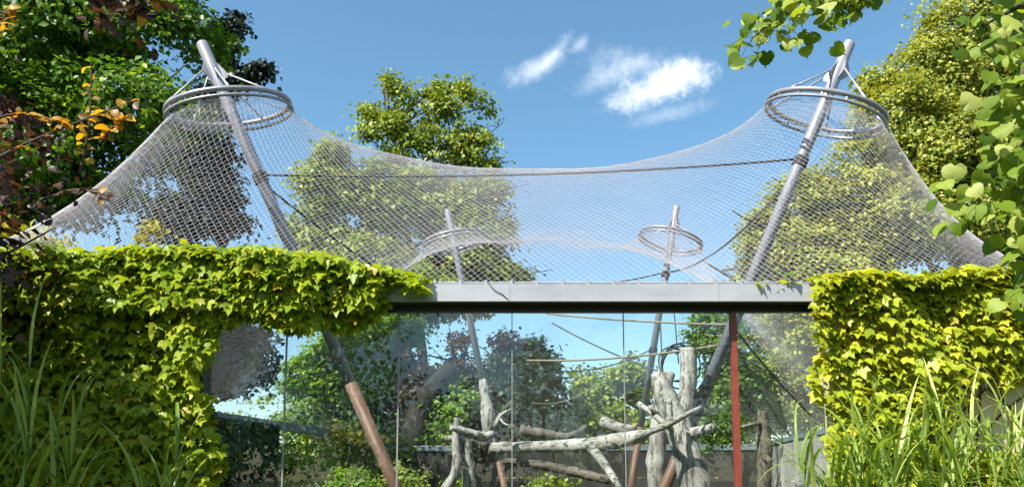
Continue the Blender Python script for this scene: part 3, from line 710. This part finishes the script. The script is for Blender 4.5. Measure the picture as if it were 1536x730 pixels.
a, b = tuft(545, 656, 24.6, .6, .25, 160, 3)
ivy_patch('small yellow creeper sprig crossing behind the red mast foot', (a, b), .14, 'l_gold', 34, (P(548, 700, 24.7)[0], 24.7, 0))
a, b = tuft(535, 690, 24.75, 1.5, 1.1, 1400, 4)
ivy_patch('dark green creeper curtain between the slim post and the mast foot', (a, b), .16, 'l_maple', 35, (P(530, 700, 24.8)[0], 24.8, 0))

# ================================================================== REEDS
def blade_mesh(seed, L, w, droop, tint):
    r = np.random.default_rng(seed); n = 11; V = []; T = []
    for i in range(n):
        t = i / (n - 1); a = .18 + droop * t ** 1.6
        if i == 0: x, z = 0., 0.
        else: x += L / (n - 1) * math.sin(a); z += L / (n - 1) * math.cos(a)
        ww = w * min(1, .35 + 2.2 * t) * (1 - t ** 2.6) + .0008
        V += [(x, -ww / 2, z + .25 * ww), (x, 0, z), (x, ww / 2, z + .25 * ww)]
    for i in range(n - 1):
        for k in (0, 1): q = i * 3 + k; T.append((q, q + 1, q + 4, q + 3))
    V = np.array(V); return fastmesh('reed_blade', V, np.array(T), np.clip(tint + r.normal(size=len(V)) * .02 + .25 * (np.arange(len(V)) // 3) / n, 0, 1), M['l_reed'])
BL = [blade_mesh(s, .75 + .45 * random.random(), .030 + .018 * random.random(), .5 + 1.9 * random.random(), .15 + .06 * s) for s in range(10)]
def reed(label, x, y, nst, h, spread, seed, group):
    r = random.Random(seed); t = thing('reed_clump', label, 'reed', (x, y, 0), group)
    for k in range(nst):
        a = r.uniform(0, 6.28); d = spread * r.random() ** .5; bx, by = x + d * math.cos(a), y + d * math.sin(a) * .6
        hh = h * r.uniform(.72, 1.05); lx, ly = r.uniform(-.18, .18), r.uniform(-.12, .12)
        pt = lambda f: np.array([bx + lx * f * f * 1.3, by + ly * f * f, hh * f])
        MB().tube([pt(f) for f in (0, .25, .5, .75, 1)], [.008, .0075, .0065, .005, .003], 5).build('stem', M['l_reed'], t, True)
        nb = r.randint(6, 8); ph = r.uniform(0, 6.28)
        for j in range(nb):
            f = .42 + .58 * (j + r.random() * .5) / nb
            o = mobj('blade', r.choice(BL), None, t, tuple(pt(f))); s = r.uniform(.65, 1.1) * (1.1 - .3 * (f > .9))
            o.rotation_euler = (r.uniform(-.15, .15), r.uniform(-.12, .12) - .25 * (f > .93), ph + j * 2.4 + r.uniform(-.5, .5)); o.scale = (s, s, s)
    return t
G = 'tall reeds along the front wall'
for k, (x, y, n_, h, s, lab) in enumerate([
        (3.12, 7.75, 8, 1.85, .25, 'low green reed clump where the golden vine meets the glass'),
        (3.5, 7.55, 12, 2.1, .3, 'tall sunlit reed clump in front of the golden vine'),
        (4.1, 7.65, 12, 2.2, .3, 'broad sunlit reed clump in front of the golden vine, beside the bare plaster'),
        (4.75, 7.45, 13, 2.3, .32, 'sunlit reed clump hiding the bare cream plaster patch'),
        (-4.45, 6.9, 7, 2.7, .3, 'tall shaded reed clump with bright upright blades against the dark vine wall'),
        (-3.95, 7.2, 4, 2.5, .3, 'shaded reed clump with arching blades before the vine wall'),
        (-3.4, 7.55, 3, 2.0, .28, 'short dark reed clump near the inner end of the vine wall')]):
    reed(lab, x, y, n_, h, s, 60 + k, G)

# ================================================================== TREES BEHIND
TB = 'trees around the enclosure'
tree('maple_tree', 'huge dark green maple towering behind the vine-side wall', 'tree', (-12.2, 17.5, 0),
     [lobe(40, 40, 17, 140, 120), lobe(190, 40, 17, 110, 90, .5), lobe(285, 45, 17, 48, 75), lobe(60, 190, 17, 130, 100, -.5), lobe(215, 150, 17, 75, 60, -.8),
      lobe(180, 255, 17, 80, 60, .5), lobe(-120, 120, 17, 130, 170), lobe(90, -120, 17, 190, 90), lobe(60, 300, 17, 95, 45, .6), lobe(-60, 330, 17, 110, 80, .3)],
     'l_maple', .15, .50, 58, .38, TB, 1, 1.4, flat=.4, gap=1.4)
tree('spruce_tree', 'slim dark spruce with spiky sprays beside the vine-side mast', 'tree', (-9.2, 22.5, 0),
     [lobe(335, 70, 22.5, 18, 40), lobe(335, 128, 22.5, 34, 18), lobe(362, 122, 22.5, 12, 7), lobe(378, 112, 22.5, 10, 6), lobe(393, 102, 22.5, 9, 5), lobe(352, 35, 22.5, 9, 14), lobe(300, 210, 22.5, 45, 75), lobe(345, 225, 22.5, 22, 10), lobe(318, 285, 22.5, 42, 28), lobe(345, 330, 22.5, 30, 14),
      lobe(275, 320, 22.5, 60, 40), lobe(345, 545, 20.5, 62, 48), lobe(300, 470, 22, 90, 60), lobe(385, 500, 20.5, 22, 12)],
     'l_spruce', .17, .34, 46, .26, TB, 2, 1.3, .35, .35, None, 5, gap=1.7)
tree('poplar_tree', 'tall two-headed tree rising above the net against the sky', 'tree', tuple(P(655, 719, 34) * np.array([1, 1, 0])),
     [lobe(578, 128, 34, 22, 18), lobe(598, 150, 34, 22, 24), lobe(562, 165, 34, 20, 22), lobe(590, 190, 34, 26, 22), lobe(558, 200, 34, 18, 12), lobe(648, 136, 34, 22, 16), lobe(690, 132, 34, 22, 16), lobe(668, 165, 34, 30, 22),
      lobe(715, 165, 34, 22, 26), lobe(725, 205, 34, 18, 22), lobe(640, 200, 34, 20, 26), lobe(690, 205, 34, 28, 24), lobe(605, 225, 34, 34, 18), lobe(660, 242, 34, 34, 18), lobe(712, 240, 34, 24, 12), lobe(736, 248, 34, 8, 6), lobe(640, 300, 34, 60, 50)],
     'l_poplar', .20, .50, 46, .4, TB, 3, 1.2, .4, .6, gap=.9)
tree('broad_tree', 'broad olive-green tree filling the net behind the far pale-ringed mast', 'tree', tuple(P(585, 719, 29) * np.array([1, 1, 0])),
     [lobe(500, 232, 29, 26, 22), lobe(480, 270, 29, 34, 30), lobe(520, 285, 29, 36, 30), lobe(465, 330, 29, 36, 30), lobe(500, 360, 29, 48, 34), lobe(560, 262, 29, 30, 24), lobe(580, 310, 29, 48, 36), lobe(630, 275, 29, 40, 26, 1), lobe(660, 320, 29, 46, 40, 1), lobe(712, 300, 29, 36, 32, .5),
      lobe(738, 285, 29, 22, 24), lobe(725, 350, 29, 40, 36), lobe(560, 385, 29, 70, 40), lobe(660, 395, 29, 70, 40), lobe(735, 405, 29, 34, 26), lobe(450, 405, 29, 36, 30), lobe(770, 412, 29, 20, 12), lobe(620, 440, 29, 120, 34)],
     'l_poplar', .19, .50, 56, .42, TB, 4, 1.7, gap=1.5)
tree('hazel_tree', 'fresh green tree behind the red-footed mast, seen through the glass', 'tree', tuple(P(520, 719, 27.5) * np.array([1, 1, 0])),
     [lobe(465, 565, 27.5, 36, 34), lobe(500, 525, 27.5, 40, 34), lobe(555, 505, 27.5, 46, 36), lobe(480, 615, 27.5, 46, 30), lobe(540, 580, 27.5, 50, 44), lobe(590, 560, 27.5, 34, 60), lobe(560, 640, 27.5, 60, 26), lobe(600, 490, 27.5, 36, 26)],
     'l_green', .17, .42, 50, .25, TB, 5, 1.7, gap=1.8)
tree('standin_copper_tree', 'dark copper-leaved tree with a thick trunk, standing in for a mirrored beech', 'tree', tuple(P(622, 719, 26.6) * np.array([1, 1, 0])),  # solid tree added in place of a beech reflection in the glass
     [lobe(640, 575, 26.6, 50, 36), lobe(680, 560, 26.6, 40, 30), lobe(725, 600, 26.6, 34, 30), lobe(730, 650, 26.6, 40, 26), lobe(610, 620, 26.6, 26, 40), lobe(690, 520, 26.6, 10, 22), lobe(760, 515, 26.6, 8, 22), lobe(620, 530, 26.6, 34, 24)],
     'l_copper', .17, .42, 48, .3, TB, 6, 1.5, gap=1.8)
ct = [o for o in C.objects if o.name.startswith('standin_copper_tree')][0]
MB().tube(spline([P(608, 719, 25.75) * np.array([1, 1, 0]), P(612, 700, 25.75), P(628, 630, 25.7), P(650, 585, 25.6), P(680, 550, 25.7)], 16), list(np.linspace(.62, .30, 16)), 12, .06).build('leaning_limb', M['darkbark'], ct, True)
tree('green_bush', 'bright green bushy tree over the dark rear panels', 'tree', tuple(P(670, 719, 26.3) * np.array([1, 1, 0])),
     [lobe(680, 625, 25.9, 34, 34), lobe(700, 595, 25.9, 26, 26), lobe(668, 650, 25.9, 26, 18)], 'l_green', .18, .42, 46, .14, TB, 7, 1.2, gap=1.6)
tree('yew_tree', 'dense dark yew standing behind the level log', 'tree', tuple(P(795, 719, 27) * np.array([1, 1, 0])),
     [lobe(795, 545, 27, 34, 38), lobe(775, 600, 27, 42, 45), lobe(815, 590, 27, 36, 48), lobe(800, 650, 27, 60, 30), lobe(745, 560, 27, 20, 45)], 'l_yew', .17, .38, 52, .25, TB, 8, 1.4, gap=1.8)
tree('light_tree', 'loose light green tree between the yew and the far mast', 'tree', tuple(P(890, 719, 28.5) * np.array([1, 1, 0])),
     [lobe(880, 575, 28.5, 26, 30), lobe(960, 640, 28.5, 50, 26), lobe(905, 610, 28.5, 48, 32), lobe(945, 555, 28.5, 34, 20), lobe(945, 600, 28.5, 36, 30), lobe(870, 640, 28.5, 40, 26)], 'l_poplar', .18, .42, 34, .18, TB, 9, 1.4, gap=1.4)
tree('linden_tree', 'enormous sunlit linden behind the right-hand mast and net', 'tree', (15.2, 30, 0),
     [lobe(1400, 120, 29, 75, 90), lobe(1480, 60, 29, 95, 100), lobe(1345, 185, 29, 60, 80, -1), lobe(1430, 220, 29, 90, 70, -1.4), lobe(1300, 280, 29, 75, 70, -.5), lobe(1215, 300, 29, 60, 50), lobe(1165, 355, 29, 55, 55),
      lobe(1130, 430, 29, 45, 50), lobe(1250, 390, 29, 85, 60, -.8), lobe(1360, 330, 29, 85, 70, -1.2), lobe(1480, 320, 29, 95, 80, -1.), lobe(1570, 200, 29, 100, 150), lobe(1190, 500, 29, 80, 60), lobe(1180, 590, 29, 85, 60), lobe(1330, 480, 29, 120, 70), lobe(1500, 440, 29, 110, 70), lobe(1310, 130, 29, 26, 28)],
     'l_linden', .16, .50, 58, .6, TB, 10, 1.45, gap=1.5)
tree('ash_tree', 'dark green tree behind the mast and beside the red mullion', 'tree', tuple(P(1065, 719, 27) * np.array([1, 1, 0])),
     [lobe(1068, 500, 27, 34, 42), lobe(1100, 560, 27, 40, 45), lobe(1075, 610, 27, 50, 34), lobe(1120, 640, 27, 36, 26), lobe(1030, 640, 27, 40, 22)], 'l_maple', .18, .42, 44, .22, TB, 11, 1.3, gap=1.6)
tree('golden_shrub', 'golden leaved shrub peeping over the vine at the net corner', 'shrub', (-8.75, 13., 0),
     [lobe(10, 352, 13, 46, 18), lobe(62, 366, 13, 40, 12), lobe(-60, 350, 13, 70, 30)], 'l_gold', .12, .28, 40, .08, None, 12, 1.)
tree('golden_shrub', 'thin golden sprig poking up inside the net behind the vine', 'shrub', (-5.6, 12.1, 0),
     [lobe(215, 352, 12.1, 14, 12), lobe(228, 338, 12.1, 8, 6)], 'l_gold', .10, .16, 14, .03, None, 13, .5, twigs=3)
# shrubs inside the enclosure
for k, (px, py, Y, rx, ry, mat, lab) in enumerate([
        (450, 690, 23.2, 60, 34, 'l_green', 'leafy green thicket in the open bay below the side beam'),
        (530, 720, 17.5, 44, 22, 'l_green', 'low bright shrub at the red mast foot'),
        (610, 715, 17.5, 30, 40, 'l_poplar', 'wispy tall weed by the rear panels'),
        (730, 722, 13.1, 40, 16, 'l_green', 'bright green weeds at the foot of the driftwood pile'),
        (830, 722, 15, 34, 14, 'l_poplar', 'straggly weeds below the dark slanting log'),
        (1090, 640, 21.5, 36, 24, 'l_maple', 'dark shrub in front of the far wall behind the mullion')]):
    c = P(px, py, Y)
    tree('shrub', lab, 'shrub', (c[0], Y, 0), [lobe(px, py, Y, rx, ry), lobe(px - rx * .5, py + ry * .5, Y, rx * .6, ry * .6)], mat, .10, .24, 34, .03, None, 40 + k, .8, twigs=3)
# distant wood closing the horizon
rg = np.random.default_rng(77)
lb = [(np.array([x, 75 + 10 * rg.random(), 3.2 + 2.2 * rg.random()]), (4.2 + 2 * rg.random(), 3, 3.6 + 2 * rg.random())) for x in np.arange(-75, 80, 4.2)]
V, T, tn = crown_leaves(rg, lb, 1.3, 30, .5, .8)
tag(mobj('distant_wood', fastmesh('distant_wood', V, T, tn, M['l_poplar'])), 'grey-green belt of distant woodland beyond the enclosure', 'woodland', None, 'stuff')

# ================================================================== BEHIND THE CAMERA (seen mirrored in the glass)
TM = 'trees facing the glass front'
for k, (x, y, h, w, mat, lab) in enumerate([
        (-19, -12, 10, 3.2, 'l_maple', 'maple beyond the copper beech on the park side'), (-14.5, -13.5, 11, 3.2, 'l_linden', 'pale linden on the park side next to the maple'),
        (-10.3, -12, 10, 2.9, 'l_maple', 'green tree mirrored in the pane next to the vine wall'), (-6.4, -12.5, 9.5, 2.6, 'l_maple', 'round green tree mirrored in the pane with the red-footed mast'),
        (-3.6, -14, 6.0, 1.8, 'l_yew', 'low dark tree mirrored by the second glass joint'), (-1.0, -15, 5.6, 1.8, 'l_yew', 'low dark tree mirrored in the middle pane'),
        (1.6, -22, 10.5, 1.5, 'l_poplar', 'slender airy tree mirrored as a pale ghost beneath the beam'), (3.0, -15, 5.0, 1.7, 'l_maple', 'low tree mirrored left of the white trunks'),
        (8.6, -13, 9.5, 2.4, 'l_linden', 'broad pale tree mirrored in the right-hand pane'), (12.5, -14, 11, 3.2, 'l_linden', 'tall pale tree on the park side past the mirrored one'), (17.5, -13, 10, 3.2, 'l_maple', 'far maple on the park side')]):
    tree('park_tree', lab, 'tree', (x, y, 0), [(np.array([x, y, h * .70]), (w, w, h * .28)), (np.array([x + w * .5, y + .4, h * .42]), (w * .75, w * .75, h * .26)), (np.array([x - w * .5, y, h * .42]), (w * .75, w * .75, h * .26))], mat, .24, .7, 26, .2, TM, 80 + k, .55)
bh = thing('park_building', 'small beige pavilion mirrored in the glass by the white trunks', 'building', (5.4, -13, 0))
MB().box((4.4, -15, 0), (6.6, -12, 4.6)).build('wall', M['beige'], bh)
MB().add([(4.1, -15.2, 4.6), (6.9, -15.2, 4.6), (6.9, -11.8, 4.6), (4.1, -11.8, 4.6), (5.5, -15.2, 5.6), (5.5, -11.8, 5.6)], [(0, 1, 2, 3), (0, 4, 1), (3, 2, 5), (0, 3, 5, 4), (1, 4, 5, 2)]).build('roof', M['roof'], bh)
MB().box((5.0, -12.01, 2.6), (5.9, -11.97, 3.7)).build('window', M['pane'], bh)

# ================================================================== FOREGROUND BRANCHES
def leaf_objs(parent, meshes, pts, nrm, tip, size, name='leaf'):
    R = frames(np.array(nrm), np.array(tip))
    for k, p in enumerate(pts):
        o = mobj(name, meshes[random.randrange(len(meshes))], None, parent, tuple(p))
        o.rotation_mode = 'QUATERNION'; o.rotation_quaternion = Matrix(R[k].tolist()).to_quaternion(); o.scale = (float(size[k]),) * 3

# copper beech on the left: it shades the vine wall, its sprays reach into view
BXY = (-7.2, 5.4)
bee = thing('copper_beech', 'copper beech with dark purple leaves and orange sprays overhanging the vine', 'tree', (*BXY, 0))
rg = np.random.default_rng(91)
lobes = [(np.array([-5.95, 6.75, 3.7]), (.95, .6, 1.0)), (np.array([-6.7, 6.6, 3.8]), (1.1, .7, 1.0)), (np.array([-7.6, 5.2, 4.6]), (1.6, 1.3, 1.4)), (np.array([-6.2, 6.9, 3.0]), (1.2, .7, .9)), (np.array([-6.5, 4.8, 4.6]), (1.4, 1.2, 1.2)), (np.array([-5.6, 7.0, 3.8]), (.8, .4, .95)), (np.array([-5.25, 7.1, 3.7]), (.42, .3, .8)), (np.array([-4.98, 7.05, 3.45]), (.3, .25, .75)), (np.array([-5.2, 6.0, 3.9]), (.8, .5, 1.0)), (np.array([-6.3, 5.9, 4.2]), (1.0, .6, 1.0))]
mb = MB(); branch_set(mb, (*BXY, 0), lobes, .2, rg, 5); mb.build('trunk', M['bark'], bee, True)
V1, T1, t1 = crown_leaves(rg, lobes, .34, 50, .10, .9, gap=1.5)
view = [lobe(30, 265, 5.2, 70, 36), lobe(30, 215, 5.2, 60, 26), lobe(150, 10, 5.0, 55, 16), lobe(205, 4, 5.0, 30, 12), lobe(0, 150, 5.2, 25, 24)]
V2, T2, t2 = crown_leaves(rg, view, .16, 10, .07, .5, template=oval_leaf(.3))
o = mobj('crown', fastmesh('crown', np.concatenate([V1, V2]), np.concatenate([T1, T2 + len(V1)]), np.concatenate([t1, t2]), M['l_purple']), None, bee); o['kind'] = 'stuff'
OV = [fastmesh('beech_leaf', *oval_leaf(.2 + .1 * k, k), np.full(13, .1 + .16 * k), M['l_orange']) for k in range(6)]
PV = [fastmesh('beech_leaf', *oval_leaf(.2 + .1 * k, 9 + k), np.full(13, .3 + .2 * k), M['l_purple']) for k in range(4)]
sprays = [([(-30, 250), (40, 215), (100, 190), (150, 170), (205, 150)], .7), ([(120, 260), (132, 200), (136, 150), (137, 92)], 1.), ([(-40, 190), (20, 172), (70, 178), (92, 182)], 1.),
          ([(60, 300), (110, 285), (150, 290), (165, 302)], .1), ([(90, -40), (140, -5), (190, 12), (215, 25)], .55), ([(-40, 60), (-5, 45), (10, 15)], .8), ([(150, 215), (170, 190), (185, 175)], .9),
          ([(160, -30), (200, -8), (235, 0)], .5)]
for si, (cp, orange) in enumerate(sprays):
    Ys = 5.0 + .12 * math.sin(si * 2.1); pts = spline([P(x, y, Ys + .1 * math.sin(x * .02)) for x, y in cp], 26)
    tw = MB().tube(pts, list(np.linspace(.011, .003, 26)), 5).build('twig', M['bark'], bee, True)
    lp, ln, lt, ls = [], [], [], []; lq = []
    for j in range(3, 26):
        if random.random() < .12: continue
        d = unit(pts[min(j + 1, 25)] - pts[j - 1]); s = 1 if j % 2 else -1; side = np.cross(d, [0, -1., 0]) * s
        lp.append(pts[j]); lt.append(side + d * .5 + rg.normal(size=3) * .3 + np.array([0, 0, -.15])); ln.append(np.array([0, -.55, .75]) + rg.normal(size=3) * .35); ls.append(.075 * (.7 + .6 * rg.random())); lq.append(random.random() < orange)
    for flag, ms in ((True, OV), (False, PV)):
        ix = [k for k, q in enumerate(lq) if q == flag]
        if ix: leaf_objs(tw, ms, [lp[k] for k in ix], [ln[k] for k in ix], [lt[k] for k in ix], [ls[k] for k in ix])

# linden on the right: trunk out of view, two boughs of large leaves
lin = thing('linden_tree', 'overhanging linden with large heart-shaped leaves and pale bracts', 'tree', (5.2, 3.2, 0))
tr = spline([(5.2, 3.2, 0), (5.15, 3.2, 2), (5.0, 3.3, 4), (4.7, 3.4, 6)], 14); MB().tube(tr, list(np.linspace(.2, .09, 14)), 12, .04).build('trunk', M['bark'], lin, True)
HV = [fastmesh('linden_leaf', *heart_leaf(.2 + .13 * k, k), np.full(23, .12 + .13 * k), M['l_big']) for k in range(7)]
def bough(label, cp, Y, n, leaf, seed, jit, tail, dark=0.):
    r = np.random.default_rng(seed); pts = spline([np.array(tail)] + [P(x, y, Y + (.08 * i if i % 2 else -.06)) for i, (x, y) in enumerate(cp)], 40)
    bo = MB().tube(pts, list(np.linspace(.03, .004, 40)), 7).build('bough', M['bark'], lin, True)
    if label: bo['label'] = label
    k0 = int(40 / (len(cp))) ; lp, ln, lt, ls = [], [], [], []
    for j in range(n):
        q = pts[int(k0 + (39 - k0) * (j + .5) / n)]; off = r.normal(size=3) * np.array([jit, jit * .7, jit * .8]); off[2] -= .03
        lp.append(q + off); lt.append(np.array([r.normal() * .55, r.normal() * .4, -1.])); ln.append(np.array([-.35 + r.normal() * .5, -.75 + r.normal() * .4, .55 + r.normal() * .4])); ls.append(leaf * (.6 + .6 * r.random()))
    mb = MB()
    for p, j in zip(lp, range(n)):
        q = pts[int(k0 + (39 - k0) * (j + .5) / n)]; mb.tube([q, (q + p) / 2 + np.array([0, 0, .015]), p], .0018, 4)
    mb.build('petiole', M['l_reed'], bo)['kind'] = 'stuff'
    leaf_objs(bo, HV, lp, ln, lt, ls)
    m = int(n * .9); k1 = r.integers(k0, 40, m); q = np.array([pts[i] for i in k1]) + r.normal(size=(m, 3)) * np.array([jit, jit, jit]) * .95 + np.array([.02, .1, .0])
    V, T, tn = scatter(heart_leaf(.3, seed), q, np.stack([-.3 + r.normal(size=m) * .6, -.7 + r.normal(size=m) * .5, .5 + r.normal(size=m) * .5], -1), np.stack([r.normal(size=m) * .6, r.normal(size=m) * .5, -np.ones(m)], -1), leaf * (.5 + .6 * r.random(m)), np.clip(.3 + r.normal(size=m) * .2, 0, 1))
    mobj('foliage', fastmesh('linden_foliage', V, T, tn, M['l_big']), None, bo)['kind'] = 'stuff'
    for j in range(max(2, n // 9)):                    # hanging bracts with round nutlets
        q = pts[int(k0 + (39 - k0) * r.random())] + r.normal(size=3) * jit * .6; mb = MB(); mb.tube([q, q + np.array([.01, 0, -.05])], .002, 4)
        for m in range(3):
            e = q + np.array([r.normal() * .015, r.normal() * .015, -.075 - .02 * r.random()]); mb.tube([q + np.array([.01, 0, -.05]), e], .0012, 4)
            mb.tube([e + np.array([0, 0, .006]), e + np.array([0, 0, .003]), e - np.array([0, 0, .003]), e - np.array([0, 0, .006])], [.002, .006, .006, .002], 6)
        mb.build('fruit', M['bract'], bo, True)
bough(None, [(1330, -40), (1250, -22), (1195, 5), (1155, 34), (1128, 58)], 4.2, 66, .095, 1, .085, (4.7, 3.4, 4.9))
bough(None, [(1360, -45), (1310, -20), (1278, -8), (1258, 8)], 4.2, 28, .095, 2, .07, (4.8, 3.4, 5.0))
bough(None, [(1610, 90), (1580, 150), (1545, 205), (1500, 255), (1462, 290)], 3.9, 72, .108, 3, .11, (5.05, 3.3, 3.6))
bough(None, [(1620, 250), (1595, 310), (1565, 340), (1535, 355)], 3.9, 36, .105, 4, .09, (5.1, 3.3, 3.0))
bough(None, [(1600, 20), (1560, 60), (1530, 120), (1515, 160)], 3.9, 36, .10, 5, .09, (5.0, 3.3, 4.0))
bough(None, [(1610, -30), (1550, 0), (1500, 25), (1455, 50)], 4.3, 36, .098, 6, .09, (4.9, 3.3, 4.3))
bough(None, [(1620, 390), (1570, 420), (1530, 430)], 3.9, 12, .11, 7, .06, (5.15, 3.2, 2.6))
